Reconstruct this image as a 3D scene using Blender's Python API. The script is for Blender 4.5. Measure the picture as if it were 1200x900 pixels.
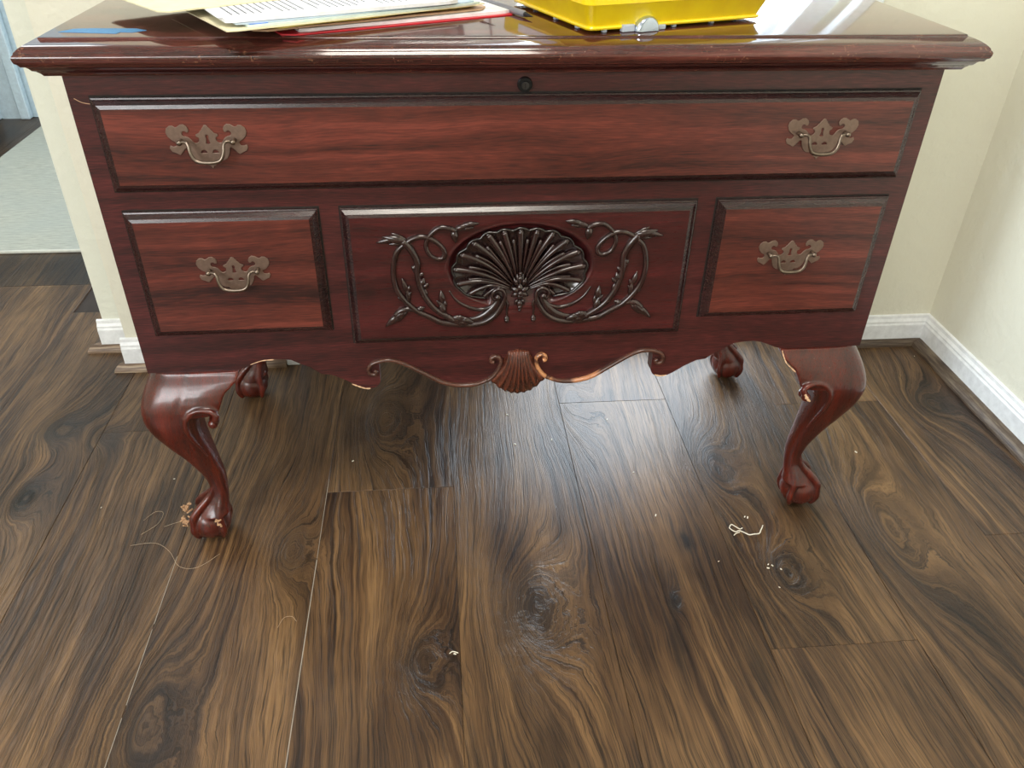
import bpy, bmesh, math, random
from mathutils import Vector, Matrix, Quaternion
random.seed(7)
PI = math.pi
for o in list(bpy.data.objects):
    bpy.data.objects.remove(o, do_unlink=True)
SC = bpy.context.scene
COL = SC.collection

# ------------------------------------------------------------------ camera
cam_d = bpy.data.cameras.new('camera')
cam = bpy.data.objects.new('camera', cam_d); COL.objects.link(cam)
pitch, yaw, roll = math.radians(34.5294), math.radians(-5.643), math.radians(1.1426)
fwd0 = Vector((-math.sin(yaw), math.cos(yaw), 0)); rt = Vector((math.cos(yaw), math.sin(yaw), 0))
fwd = fwd0*math.cos(pitch) + Vector((0, 0, -1))*math.sin(pitch)
up = rt.cross(fwd)
r2 = rt*math.cos(roll) + up*math.sin(roll)
u2 = -rt*math.sin(roll) + up*math.cos(roll)
M = Matrix((r2, u2, -fwd)).transposed().to_4x4()
M.translation = Vector((-0.1127, -1.0521, 1.0139))
cam.matrix_world = M
cam_d.sensor_width = 36.0
cam_d.lens = 940.16/1200*36.0
cam_d.clip_start = 0.02
SC.camera = cam

# ------------------------------------------------------------------ light
SC.view_settings.view_transform = 'Standard'
SC.view_settings.look = 'None'
SC.view_settings.gamma = 1.0
SC.view_settings.use_curve_mapping = False
SC.view_settings.exposure = 0.36
world = bpy.data.worlds.new('daylight'); SC.world = world
world.use_nodes = True
wb = world.node_tree.nodes['Background']
wb.inputs[0].default_value = (0.86, 0.93, 1.0, 1); wb.inputs[1].default_value = 2.2

def area(name, loc, target, sx, sy, power, color):
    d = bpy.data.lights.new(name, 'AREA'); d.shape = 'RECTANGLE'
    d.size = sx; d.size_y = sy; d.energy = power; d.color = color
    o = bpy.data.objects.new(name, d); COL.objects.link(o)
    o.location = loc
    o.rotation_euler = (Vector(target)-Vector(loc)).to_track_quat('-Z', 'Y').to_euler()
    return o
# daylight coming in through the glass door behind the chest
area('door_daylight', (0.35, 0.70, 1.03), (0.35, -1.0, 1.03), 0.58, 1.94, 24, (0.84, 0.92, 1.0))
# window of the room behind and to the left of the photographer
area('window_daylight', (-1.7, -3.1, 1.75), (0.0, 0.3, 0.35), 2.8, 1.2, 95, (0.97, 0.98, 1.0))
# warm area light overhead, standing for an unseen source
area('overhead_light', (-0.1, -0.9, 2.46), (-0.1, -0.9, 0.0), 0.7, 0.7, 22, (1.0, 0.93, 0.82))
# area light over the neighbouring room, standing for an unseen source
area('far_room_light', (-2.3, 1.7, 2.44), (-2.0, 1.9, 0.0), 0.9, 0.9, 15, (0.93, 0.98, 1.0))

# ------------------------------------------------------------------ helpers
def mesh_obj(name, bm, mat, parent=None, smooth=False, recalc=True):
    me = bpy.data.meshes.new(name)
    if recalc: bmesh.ops.recalc_face_normals(bm, faces=bm.faces)
    bm.to_mesh(me); bm.free()
    o = bpy.data.objects.new(name, me); COL.objects.link(o)
    if mat: me.materials.append(mat)
    if parent: o.parent = parent
    if smooth:
        for p in me.polygons: p.use_smooth = True
        if smooth != 'full':
            me.set_sharp_from_angle(angle=math.radians(40))
    return o
def tag(o, label=None, cat=None, group=None, kind=None):
    if label: o['label'] = label
    if cat: o['category'] = cat
    if group: o['group'] = group
    if kind: o['kind'] = kind
    return o
def empty(name, loc, rz=0.0):
    o = bpy.data.objects.new(name, None); COL.objects.link(o)
    o.location = loc; o.rotation_euler = (0, 0, rz); o.empty_display_size = .05
    return o
def add_box(bm, x0, x1, y0, y1, z0, z1, bev=0.0, M=None, seg=1):
    vs = [bm.verts.new((x, y, z)) for x in (x0, x1) for y in (y0, y1) for z in (z0, z1)]
    fs = [(0, 1, 3, 2), (4, 6, 7, 5), (0, 4, 5, 1), (2, 3, 7, 6), (0, 2, 6, 4), (1, 5, 7, 3)]
    faces = [bm.faces.new([vs[i] for i in f]) for f in fs]
    if bev > 0:
        es = list({e for f in faces for e in f.edges})
        r = bmesh.ops.bevel(bm, geom=es, offset=bev, segments=seg, affect='EDGES', profile=.5)
        vs = list({v for f in r['faces'] for v in f.verts} | {v for v in vs if v.is_valid})
    if M is not None:
        for v in vs:
            if v.is_valid: v.co = M @ v.co
    return vs
def cr(pts, rad, n=6):
    """Catmull-Rom smoothing of points with radii"""
    P = [Vector(p) for p in pts]; out = []; ro = []
    if not hasattr(rad, '__len__'): rad = [rad]*len(P)
    for i in range(len(P)-1):
        p0 = P[max(i-1, 0)]; p1 = P[i]; p2 = P[i+1]; p3 = P[min(i+2, len(P)-1)]
        for k in range(n):
            t = k/n
            out.append(0.5*((2*p1)+(p2-p0)*t+(2*p0-5*p1+4*p2-p3)*t*t+(3*p1-p0-3*p2+p3)*t**3))
            ro.append(rad[i]+(rad[i+1]-rad[i])*t)
    out.append(P[-1]); ro.append(rad[-1])
    return out, ro
def sweep(bm, pts, rad, n=5, seg=8, axis=None, flat=1.0, raw=False, twist=0):
    """tube along pts; with axis the section is scaled by flat along that axis"""
    if raw: P = [Vector(p) for p in pts]; R = list(rad) if hasattr(rad, '__len__') else [rad]*len(P)
    else: P, R = cr(pts, rad, n)
    rings = []; prev = None
    for i, p in enumerate(P):
        t = (P[min(i+1, len(P)-1)]-P[max(i-1, 0)])
        if t.length < 1e-9: t = Vector((0, 0, 1))
        t.normalize()
        if axis is not None:
            a = Vector(axis); b = t.cross(a)
            if b.length < 1e-6: b = prev or Vector((1, 0, 0))
            b.normalize(); c = a
            prev = b
        else:
            if prev is None:
                a = Vector((0, 0, 1)) if abs(t.z) < .9 else Vector((1, 0, 0))
                b = t.cross(a).normalized()
            else:
                b = (prev - t*prev.dot(t)).normalized()
            prev = b; c = t.cross(b)
        ring = [bm.verts.new(p + b*(R[i]*math.cos(2*PI*k/seg)) + c*(R[i]*flat*math.sin(2*PI*k/seg))) for k in range(seg)]
        rings.append(ring)
    for i in range(len(rings)-1):
        for k in range(seg):
            bm.faces.new((rings[i][k], rings[i][(k+1) % seg], rings[i+1][(k+1) % seg], rings[i+1][k]))
    bm.faces.new(rings[0][::-1]); bm.faces.new(rings[-1])
def ball(bm, c, r, sy=1.0, seg=12, rng=8, M=None):
    m = Matrix.Translation(Vector(c)) @ (M.to_4x4() if M else Matrix.Identity(4)) @ Matrix.Diagonal((r, r*sy, r, 1))
    bmesh.ops.create_uvsphere(bm, u_segments=seg, v_segments=rng, radius=1.0, matrix=m)
def drop(bm, p0, p1, w, d=.6, seg=8, n=9, tip=.12, y=None):
    """leaf/petal blob from p0 to p1 lying in the XZ plane, widest at 45%"""
    P0 = Vector(p0); P1 = Vector(p1); pts = []; rad = []
    for i in range(n):
        t = i/(n-1)
        pts.append(P0.lerp(P1, t)); rad.append(w*max(math.sin(PI*t**.8)**.8 if 0 < t < 1 else 0, tip))
    sweep(bm, pts, rad, raw=True, axis=(0, 1, 0), flat=d, seg=seg)
def prism(bm, poly, y0, y1):
    """polygon of (x,z) extruded from y0 to y1"""
    a = [bm.verts.new((x, y0, z)) for x, z in poly]; b = [bm.verts.new((x, y1, z)) for x, z in poly]
    f1 = bm.faces.new(a); f2 = bm.faces.new(b[::-1])
    n = len(poly)
    for i in range(n):
        bm.faces.new((a[i], b[i], b[(i+1) % n], a[(i+1) % n]))
    bmesh.ops.triangulate(bm, faces=[f1, f2])
def prismz(bm, poly, z0, z1):
    a = [bm.verts.new((x, y, z0)) for x, y in poly]; b = [bm.verts.new((x, y, z1)) for x, y in poly]
    f1 = bm.faces.new(a[::-1]); f2 = bm.faces.new(b); n = len(poly)
    for i in range(n):
        bm.faces.new((a[i], a[(i+1) % n], b[(i+1) % n], b[i]))
    if n > 4: bmesh.ops.triangulate(bm, faces=[f1, f2])
def loft(bm, rings, cap=True):
    R = [[bm.verts.new(p) for p in r] for r in rings]; n = len(R[0])
    for i in range(len(R)-1):
        for k in range(n):
            bm.faces.new((R[i][k], R[i][(k+1) % n], R[i+1][(k+1) % n], R[i+1][k]))
    if cap:
        bm.faces.new(R[0][::-1]); bm.faces.new(R[-1])
def interp(tab, z):
    """cubic through the table's points"""
    tab = sorted(tab); n = len(tab)
    if z <= tab[0][0]: return tab[0][1]
    if z >= tab[-1][0]: return tab[-1][1]
    def slope(i):
        if i == 0: return (tab[1][1]-tab[0][1])/(tab[1][0]-tab[0][0])
        if i == n-1: return (tab[-1][1]-tab[-2][1])/(tab[-1][0]-tab[-2][0])
        return (tab[i+1][1]-tab[i-1][1])/(tab[i+1][0]-tab[i-1][0])
    for i in range(n-1):
        (a, b), (c, d) = tab[i], tab[i+1]
        if z <= c:
            h = c-a; t = (z-a)/h; m0 = slope(i)*h; m1 = slope(i+1)*h
            return (2*t**3-3*t*t+1)*b+(t**3-2*t*t+t)*m0+(-2*t**3+3*t*t)*d+(t**3-t*t)*m1

# ------------------------------------------------------------------ materials
class NT:
    def __init__(s, name):
        s.m = bpy.data.materials.new(name); s.m.use_nodes = True; s.t = s.m.node_tree
        s.b = s.t.nodes['Principled BSDF']
    def n(s, typ, **kw):
        nd = s.t.nodes.new(typ)
        for k, v in kw.items():
            setattr(nd, k, v)
        return nd
    def link(s, a, b): s.t.links.new(a, b)
    def put(s, sock, v):
        if hasattr(v, 'is_output') or isinstance(v, bpy.types.NodeSocket): s.link(v, sock)
        else: sock.default_value = v
    def math(s, op, a, b=0.0, c=0.0, clamp=False):
        nd = s.n('ShaderNodeMath', operation=op); nd.use_clamp = clamp
        s.put(nd.inputs[0], a); s.put(nd.inputs[1], b); s.put(nd.inputs[2], c)
        return nd.outputs[0]
    def comb(s, x, y, z):
        nd = s.n('ShaderNodeCombineXYZ')
        for i, v in enumerate((x, y, z)): s.put(nd.inputs[i], v)
        return nd.outputs[0]
    def noise(s, vec, scale=1.0, detail=2.0, rough=.5, w=None, dist=0.0):
        nd = s.n('ShaderNodeTexNoise', noise_dimensions='4D' if w is not None else '3D')
        s.put(nd.inputs['Vector'], vec); nd.inputs['Scale'].default_value = scale
        nd.inputs['Detail'].default_value = detail; nd.inputs['Roughness'].default_value = rough
        nd.inputs['Distortion'].default_value = dist
        if w is not None: s.put(nd.inputs['W'], w)
        return nd.outputs['Fac']
    def ramp(s, fac, stops, interp='LINEAR'):
        nd = s.n('ShaderNodeValToRGB'); nd.color_ramp.interpolation = interp
        el = nd.color_ramp.elements
        while len(el) < len(stops): el.new(.5)
        for e, (p, c) in zip(el, stops):
            e.position = p; e.color = (c, c, c, 1) if not hasattr(c, '__len__') else (*c, 1)
        s.put(nd.inputs[0], fac); return nd.outputs[0]
    def mix(s, fac, a, b, mode='MIX'):
        nd = s.n('ShaderNodeMix', data_type='RGBA', blend_type=mode)
        s.put(nd.inputs[0], fac)
        for sk, v in ((nd.inputs[6], a), (nd.inputs[7], b)):
            if isinstance(v, tuple) and len(v) == 3: v = (*v, 1)
            s.put(sk, v)
        return nd.outputs[2]
    def maprange(s, v, a, b, c=0.0, d=1.0):
        nd = s.n('ShaderNodeMapRange'); nd.clamp = True
        s.put(nd.inputs[0], v)
        for i, k in enumerate((a, b, c, d)): nd.inputs[i+1].default_value = k
        return nd.outputs[0]
    def bump(s, h, strength=.3, dist=.001, normal=None):
        nd = s.n('ShaderNodeBump'); nd.inputs['Strength'].default_value = strength
        nd.inputs['Distance'].default_value = dist; s.put(nd.inputs['Height'], h)
        if normal: s.link(normal, nd.inputs['Normal'])
        return nd.outputs[0]
    def out(s, color=None, rough=None, normal=None, metal=None, spec=None, coat=None, coat_r=None):
        I = s.b.inputs
        for nm, v in (('Base Color', color), ('Roughness', rough), ('Normal', normal), ('Metallic', metal),
                      ('Specular IOR Level', spec), ('Coat Weight', coat), ('Coat Roughness', coat_r)):
            if v is None: continue
            if isinstance(v, tuple) and len(v) == 3: v = (*v, 1)
            s.put(I[nm], v)
        return s.m
    def obj(s):
        tc = s.n('ShaderNodeTexCoord'); sp = s.n('ShaderNodeSeparateXYZ')
        s.link(tc.outputs['Object'], sp.inputs[0])
        return tc.outputs['Object'], sp.outputs[0], sp.outputs[1], sp.outputs[2]

def plain(name, color, rough=.5, metal=0.0, spec=None, bumpy=0, bscale=60, coat=None):
    t = NT(name); o, x, y, z = t.obj()
    f = t.noise(o, bscale, 3, .6)
    c = t.mix(t.maprange(f, .3, .7, 0, 1), tuple(k*.90 for k in color), tuple(min(1, k*1.08) for k in color))
    nrm = t.bump(f, bumpy, .001) if bumpy else None
    return t.out(color=c, rough=rough, metal=metal, spec=spec, normal=nrm, coat=coat)

# knots of the laminate floor: x, y, height, size x, size y, darkness
KNOTS = [(0.012, -0.215, .17, .045, .085, .75), (-0.886, 0.105, .12, .022, .045, 1.0), (-0.900, 0.31, .10, .04, .05, .8),
         (-0.80, 0.28, .05, .03, .04, .3), (0.292, -0.085, .0, .011, .022, 1.1), (0.240, -0.212, .03, .010, .022, 1.2),
         (0.40, 0.10, .13, .04, .09, .35), (0.222, -0.30, .0, .010, .055, .8), (-0.165, -0.30, .12, .03, .06, .5),
         (-0.39, -0.06, .10, .03, .06, .35), (0.335, -0.345, .0, .014, .05, .6), (0.44, -0.17, .13, .03, .06, .55),
         (0.93, 0.28, .09, .05, .07, .5), (-0.55, -0.38, .14, .05, .12, .4), (0.66, -0.09, .15, .05, .16, .35),
         (0.15, 0.34, .12, .05, .12, .3), (-0.25, 0.30, .14, .05, .12, .3)]
def floor_mat():
    t = NT('oak_laminate'); o, x, y, z = t.obj()
    at = t.n('ShaderNodeAttribute'); at.attribute_name = 'plank_id'; pid = at.outputs['Fac']
    at2 = t.n('ShaderNodeAttribute'); at2.attribute_name = 'tone'; tone = at2.outputs['Fac']
    w = t.math('MULTIPLY', pid, 7.31)
    big = t.noise(t.comb(t.math('MULTIPLY', x, 4.5), t.math('MULTIPLY', y, 1.5), 0.0), 1, 3, .55, w=w)
    fine = t.noise(t.comb(t.math('MULTIPLY', x, 22), t.math('MULTIPLY', y, 6.0), 0.0), 1, 3, .6, w=w)
    h = t.math('MULTIPLY_ADD', big, .085, x)
    h = t.math('MULTIPLY_ADD', fine, .011, h)
    dark = None
    kw = t.noise(o, 38, 3, .6); kw2 = t.noise(o, 31, 3, .6, w=4.0)
    kxs = t.math('MULTIPLY_ADD', t.math('SUBTRACT', kw, .5), .016, x); kys = t.math('MULTIPLY_ADD', t.math('SUBTRACT', kw2, .5), .030, y)
    for i, (kx, ky, a, sx, sy, dk) in enumerate(KNOTS):
        dx = t.math('DIVIDE', t.math('SUBTRACT', kxs, kx), sx); dy = t.math('DIVIDE', t.math('SUBTRACT', kys, ky), sy)
        d2 = t.math('ADD', t.math('MULTIPLY', dx, dx), t.math('MULTIPLY', dy, dy))
        if a > 0:
            g = t.math('DIVIDE', a, t.math('ADD', d2, 1.0))
            h = t.math('ADD', h, g)
        e = t.math('MULTIPLY', t.math('DIVIDE', dk, t.math('ADD', t.math('MULTIPLY', t.math('MULTIPLY', d2, d2), 1.2), 1.0)), 1.0)
        dark = e if dark is None else t.math('MAXIMUM', dark, e)
    # grain lines follow the contours of h
    hw = t.math('MULTIPLY', h, 95.0)
    g1 = t.noise(t.comb(hw, t.math('MULTIPLY', y, 1.6), 0.0), 1, 3, .6, w=w)
    g2 = t.noise(t.comb(t.math('MULTIPLY', h, 430.0), t.math('MULTIPLY', y, 9.0), 0.0), 1, 3, .65, w=w)
    pore = t.noise(t.comb(t.math('MULTIPLY', t.math('MULTIPLY_ADD', big, .06, x), 900.0), t.math('MULTIPLY', y, 22.0), 0.0), 1, 1, .5, w=w)
    smoke = t.noise(t.comb(t.math('MULTIPLY', x, 6.5), t.math('MULTIPLY', y, 2.6), 3.0), 1, 4, .62, w=w)
    warm = t.noise(t.comb(t.math('MULTIPLY', x, 9), t.math('MULTIPLY', y, 1.7), 8.0), 1, 3, .6, w=w)
    base = t.ramp(g1, [(0.30, (.034, .018, .011)), (.44, (.092, .049, .025)), (.56, (.170, .092, .041)), (.72, (.300, .170, .074))])
    base = t.mix(t.maprange(warm, .42, .66), base, t.mix(.5, base, (.32, .185, .082)))
    lines = t.maprange(g2, .36, .50, .36, 1.0)
    g3 = t.noise(t.comb(t.math('MULTIPLY', h, 210.0), t.math('MULTIPLY', y, 3.0), 5.0), 1, 4, .7, w=w)
    l3 = t.maprange(g3, .38, .46, .45, 1.0)
    base = t.mix(1.0, base, t.comb(l3, l3, l3), 'MULTIPLY')
    base = t.mix(1.0, base, t.comb(lines, lines, lines), 'MULTIPLY')
    pl = t.maprange(pore, .30, .42, .62, 1.0)
    base = t.mix(1.0, base, t.comb(pl, pl, pl), 'MULTIPLY')
    sm = t.maprange(smoke, .42, .62, 0, .85)
    base = t.mix(sm, base, t.mix(1.0, base, (.38, .35, .35), 'MULTIPLY'))
    dk = t.math('MULTIPLY', t.math('MULTIPLY', dark, t.maprange(g1, .25, .75, 1.25, .6)), .95, clamp=True)
    base = t.mix(dk, base, (.014, .010, .008))
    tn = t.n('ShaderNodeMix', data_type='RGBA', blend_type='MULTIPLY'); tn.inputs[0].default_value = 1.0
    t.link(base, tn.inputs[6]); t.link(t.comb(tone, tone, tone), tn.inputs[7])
    hh = t.math('ADD', t.math('MULTIPLY', g2, .6), t.math('ADD', t.math('MULTIPLY', g1, .3), t.math('MULTIPLY', l3, .35)))
    hh = t.math('ADD', hh, t.math('MULTIPLY', pore, .25))
    nrm = t.bump(hh, .7, .0018)
    rg = t.maprange(g2, .3, .7, .42, .30)
    return t.out(color=tn.outputs[2], rough=rg, normal=nrm, spec=.42)

def mahogany(name, base, dark, axis='x', rough=.33, stripe=.6, lengthw=1.0, wear=0.0, point=0.0, wearpatch=None, coat=.35, coat_r=.18):
    t = NT(name); o, x, y, z = t.obj()
    if axis == 'x': L, a, b = x, z, y
    else: L, a, b = z, x, y
    w = t.noise(t.comb(t.math('MULTIPLY', L, 2.2), t.math('MULTIPLY', a, 6), t.math('MULTIPLY', b, 6)), 1, 2, .5)
    aw = t.math('MULTIPLY_ADD', w, .05, a)
    band = t.noise(t.comb(t.math('MULTIPLY', L, 1.6), t.math('MULTIPLY', aw, 48), t.math('MULTIPLY', b, 30)), 1, 3, .6)
    fib = t.noise(t.comb(t.math('MULTIPLY', L, 38), t.math('MULTIPLY', aw, 620), t.math('MULTIPLY', b, 400)), 1, 2, .6)
    fig = t.noise(t.comb(t.math('MULTIPLY', L, 9), t.math('MULTIPLY', a, 9), b), 1, 2, .5)
    f = t.math('ADD', t.math('MULTIPLY', band, stripe), t.math('MULTIPLY', fib, 1.0-stripe))
    c = t.ramp(f, [(.35, dark), (.46, tuple((p*.62+q*.38) for p, q in zip(base, dark))), (.53, base), (.65, tuple(min(1, p*1.75) for p in base))])
    c = t.mix(t.maprange(fig, .4, .65, 0, .35), c, t.mix(1.0, c, (.62, .52, .52), 'MULTIPLY'))
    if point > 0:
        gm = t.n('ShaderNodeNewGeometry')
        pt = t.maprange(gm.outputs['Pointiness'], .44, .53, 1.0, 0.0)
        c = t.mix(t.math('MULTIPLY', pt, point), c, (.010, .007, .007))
    if wear > 0:
        wn = t.noise(o, 160, 4, .7); wn2 = t.noise(o, 22, 2, .5)
        gm = t.n('ShaderNodeNewGeometry')
        pe = t.maprange(gm.outputs['Pointiness'], .53, .60, 0.0, 1.0)
        m = t.math('MULTIPLY', t.math('MULTIPLY', pe, t.maprange(wn, .60, .66)), t.maprange(wn2, .50, .62))
        c = t.mix(t.math('MULTIPLY', m, wear), c, (.55, .27, .15))
        sp = t.maprange(t.noise(o, 330, 1, .5), .80, .82)
        c = t.mix(t.math('MULTIPLY', sp, .5), c, (.6, .42, .34))
    if wearpatch:
        for (x0, x1, col) in wearpatch:
            mm = t.math('MULTIPLY', t.maprange(x, x0-.006, x0+.004), t.maprange(x, x1-.004, x1+.006, 1, 0))
            mm = t.math('MULTIPLY', mm, t.maprange(t.noise(o, 90, 3, .6), .36, .46))
            c = t.mix(mm, c, col)
    rr = t.maprange(fib, .3, .7, rough+.06, rough-.04)
    nrm = t.bump(t.math('ADD', t.math('MULTIPLY', fib, .6), t.noise(o, 25, 2, .5)), .10, .001)
    return t.out(color=c, rough=rr, normal=nrm, spec=.5, coat=coat, coat_r=coat_r)

M_floor = floor_mat()
M_body = mahogany('mahogany_body', (.067, .0135, .0135), (.019, .0055, .0062), stripe=.42)
M_drawer = mahogany('mahogany_drawer', (.108, .0240, .0165), (.021, .0060, .0058), stripe=.62)
M_panel = mahogany('mahogany_panel', (.058, .0100, .0105), (.018, .0050, .0055), stripe=.45, rough=.30)
M_edge = mahogany('mahogany_edge', (.028, .009, .009), (.008, .005, .006), stripe=.4, rough=.26, wear=.0)
M_lid = mahogany('mahogany_lid', (.085, .022, .017), (.018, .006, .006), stripe=.6, rough=.10, wear=.35, coat=.8, coat_r=.06)
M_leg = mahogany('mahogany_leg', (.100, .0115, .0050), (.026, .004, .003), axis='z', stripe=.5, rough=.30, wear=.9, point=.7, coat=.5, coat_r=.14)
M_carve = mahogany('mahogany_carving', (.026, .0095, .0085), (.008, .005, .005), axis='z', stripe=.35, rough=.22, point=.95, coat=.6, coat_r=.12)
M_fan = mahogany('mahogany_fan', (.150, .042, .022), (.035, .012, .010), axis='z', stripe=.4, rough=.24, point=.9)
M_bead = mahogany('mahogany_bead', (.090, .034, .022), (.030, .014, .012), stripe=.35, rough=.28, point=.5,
                  wearpatch=[(.026, .052, (.60, .27, .12)), (.090, .128, (.50, .22, .11))])
def wall_mat(name, c):
    t = NT(name); o, x, y, z = t.obj()
    f = t.math('ADD', t.noise(o, 55, 4, .55), t.math('MULTIPLY', t.noise(o, 16, 2, .5), .7))
    cc = t.mix(t.noise(o, 4, 3, .5), tuple(k*.95 for k in c), c)
    return t.out(color=cc, rough=.62, normal=t.bump(f, .55, .004), spec=.3)
M_wall = wall_mat('cream_wall_paint', (.80, .785, .655))
M_wall2 = wall_mat('pale_wall_paint', (.77, .785, .68))
M_trim = plain('white_trim_paint', (.84, .86, .87), .32)
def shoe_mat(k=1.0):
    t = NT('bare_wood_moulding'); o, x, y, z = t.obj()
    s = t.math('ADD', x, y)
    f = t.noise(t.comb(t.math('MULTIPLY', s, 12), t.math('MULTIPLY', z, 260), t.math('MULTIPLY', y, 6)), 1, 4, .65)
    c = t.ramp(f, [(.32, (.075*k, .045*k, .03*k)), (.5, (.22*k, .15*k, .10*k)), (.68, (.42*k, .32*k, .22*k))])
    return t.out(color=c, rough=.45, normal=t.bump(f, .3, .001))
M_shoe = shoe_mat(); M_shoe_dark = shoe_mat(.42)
M_brass = plain('aged_brass', (.24, .165, .13), .40, metal=.72, bumpy=.15, bscale=200)
M_bail = plain('polished_bronze', (.22, .175, .14), .30, metal=.95, bscale=120)
M_lock = plain('black_lock_metal', (.02, .02, .022), .22, metal=.6)
M_lockc = plain('steel_lock_core', (.10, .10, .11), .25, metal=1.0)
M_seam = plain('dark_gap', (.012, .008, .006), .8)
M_under = plain('subfloor_dark', (.03, .02, .015), .8)

# ------------------------------------------------------------------ floor
floor = empty('floor', (0, 0, 0)); floor['kind'] = 'structure'
bm = bmesh.new(); add_box(bm, -3.3, 1.15, -3.4, 2.62, -.03, -.0045); mesh_obj('subfloor', bm, M_under, floor)
PW = .2340; X0 = -.5750; PLEN = 1.22
JOINT = {0: .294, 1: -.52, 2: .083, 3: .70, 4: .335, 5: -.317, 6: .30, -1: 1.02, -2: .953, -3: .95, -4: .05, -5: .8, -6: .2}
def plank_col(k, xa, xb, jy, tones):
    y = jy - 4*PLEN; i = 0
    ymax = 2.49 if xb < -.84 else .80
    while y < ymax:
        ya, yb = max(y, -3.27), min(y+PLEN, ymax)
        if yb > ya + .02:
            bm = bmesh.new(); g = .0002
            add_box(bm, xa+g, xb-g, ya+g, yb-g, -.0045, 0, 0)
            top = [e for e in bm.edges if all(v.co.z > -.001 for v in e.verts)]
            bmesh.ops.bevel(bm, geom=top, offset=.0006, segments=1, affect='EDGES')
            o = mesh_obj('floor_plank', bm, M_floor, floor)
            idv = (k*13.7 + i*5.3) % 29.0
            a = o.data.attributes.new('plank_id', 'FLOAT', 'POINT'); b = o.data.attributes.new('tone', 'FLOAT', 'POINT')
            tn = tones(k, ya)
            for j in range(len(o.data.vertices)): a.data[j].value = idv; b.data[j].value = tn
        y += PLEN; i += 1
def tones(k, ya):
    if ya > .9: return .36  # shade of the next room put into the tone of its planks
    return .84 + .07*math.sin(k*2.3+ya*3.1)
for k in range(-11, 8):
    xa = X0 + PW*(k-1+0); xb = xa+PW
    if xa > 1.04: continue
    xb = min(xb, 1.046) if xb > 1.046 else xb
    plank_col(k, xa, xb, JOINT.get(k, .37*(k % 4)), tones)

# thin pale strips laid along two of the seams
M_seam_line = plain('seam_line', (.38, .34, .29), .6)
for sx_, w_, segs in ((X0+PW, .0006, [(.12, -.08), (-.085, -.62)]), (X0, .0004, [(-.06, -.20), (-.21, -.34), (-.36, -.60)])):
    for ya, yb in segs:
        bm = bmesh.new(); add_box(bm, sx_-w_*(.5 if ya > 0 else 1), sx_+w_*(.5 if ya > 0 else 1), yb, ya, -.003, .0001); mesh_obj('seam_line', bm, M_seam_line, floor)

# ------------------------------------------------------------------ walls, door, trim
YW = .535; XR = 1.0477; ZC = 2.5
def structure(name, bm, m, parent=None, smooth=False):
    o = mesh_obj(name, bm, m, parent, smooth)
    if parent is None: o['kind'] = 'structure'
    return o
DX0, DX1 = -.445, .700          # clear width of the glass door opening (inside the casing)
bm = bmesh.new()
add_box(bm, -.817, DX0-.02, YW, .70, 0, ZC); add_box(bm, DX1+.02, XR+.12, YW, .70, 0, ZC)
add_box(bm, DX0-.02, DX1+.02, YW, .70, 2.08, ZC)
structure('wall_back', bm, M_wall)
bm = bmesh.new(); add_box(bm, -.897, -.817, .622, .74, 0, ZC, .006, seg=2)
structure('wall_left', bm, M_wall2)
bm = bmesh.new(); add_box(bm, XR, XR+.12, -3.3, YW, 0, ZC)
structure('wall_right', bm, M_wall)
bm = bmesh.new(); add_box(bm, -3.2, -.897, 2.50, 2.62, 0, ZC)
structure('wall_far', bm, plain('pale_blue_wall', (.50, .62, .68), .5))
bm = bmesh.new(); add_box(bm, -3.3, XR+.12, -3.4, 2.62, ZC, ZC+.08); structure('ceiling', bm, plain('ceiling_paint', (.72, .71, .67), .8))
bm = bmesh.new(); add_box(bm, -3.3, XR+.12, -3.4, -3.28, 0, ZC); structure('wall_near', bm, M_wall)
bm = bmesh.new(); add_box(bm, -3.3, -3.2, -3.28, 2.62, 0, ZC); structure('wall_side', bm, M_wall)
def profile_run(bm, prof, p0, p1, out):
    """sweep profile (offset-from-wall, z) straight from p0 to p1 ; out = unit vector away from the wall"""
    r = []
    for p in (p0, p1):
        r.append([bm.verts.new((p[0]+out[0]*o, p[1]+out[1]*o, z)) for o, z in prof])
    n = len(prof)
    for i in range(n): bm.faces.new((r[0][i], r[0][(i+1) % n], r[1][(i+1) % n], r[1][i]))
    bm.faces.new(r[0][::-1]); bm.faces.new(r[1])
BASE = [(0, .018), (.012, .018), (.012, .055), (.010, .060), (.010, .064), (.006, .070), (.005, .077), (0, .079)]
def qr(h=.019):
    p = [(0, 0)]
    for i in range(7):
        a = PI/2*i/6; p.append((.002+.019*math.cos(a), h*math.sin(a)))
    p.append((0, h)); return p
SHOE = qr()
bm = bmesh.new(); profile_run(bm, BASE, (DX1+.03, YW), (XR, YW), (0, -1)); structure('baseboard_back', bm, M_trim)
bm = bmesh.new(); profile_run(bm, BASE, (-.829, YW), (DX0-.03, YW), (0, -1)); structure('baseboard_back', bm, M_trim)
bm = bmesh.new(); profile_run(bm, BASE, (-.907, .622), (-.817, .622), (0, -1)); structure('baseboard_left', bm, M_trim)
bm = bmesh.new(); profile_run(bm, BASE, (XR, -3.28), (XR, YW), (-1, 0)); structure('baseboard_right', bm, M_trim)
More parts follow.
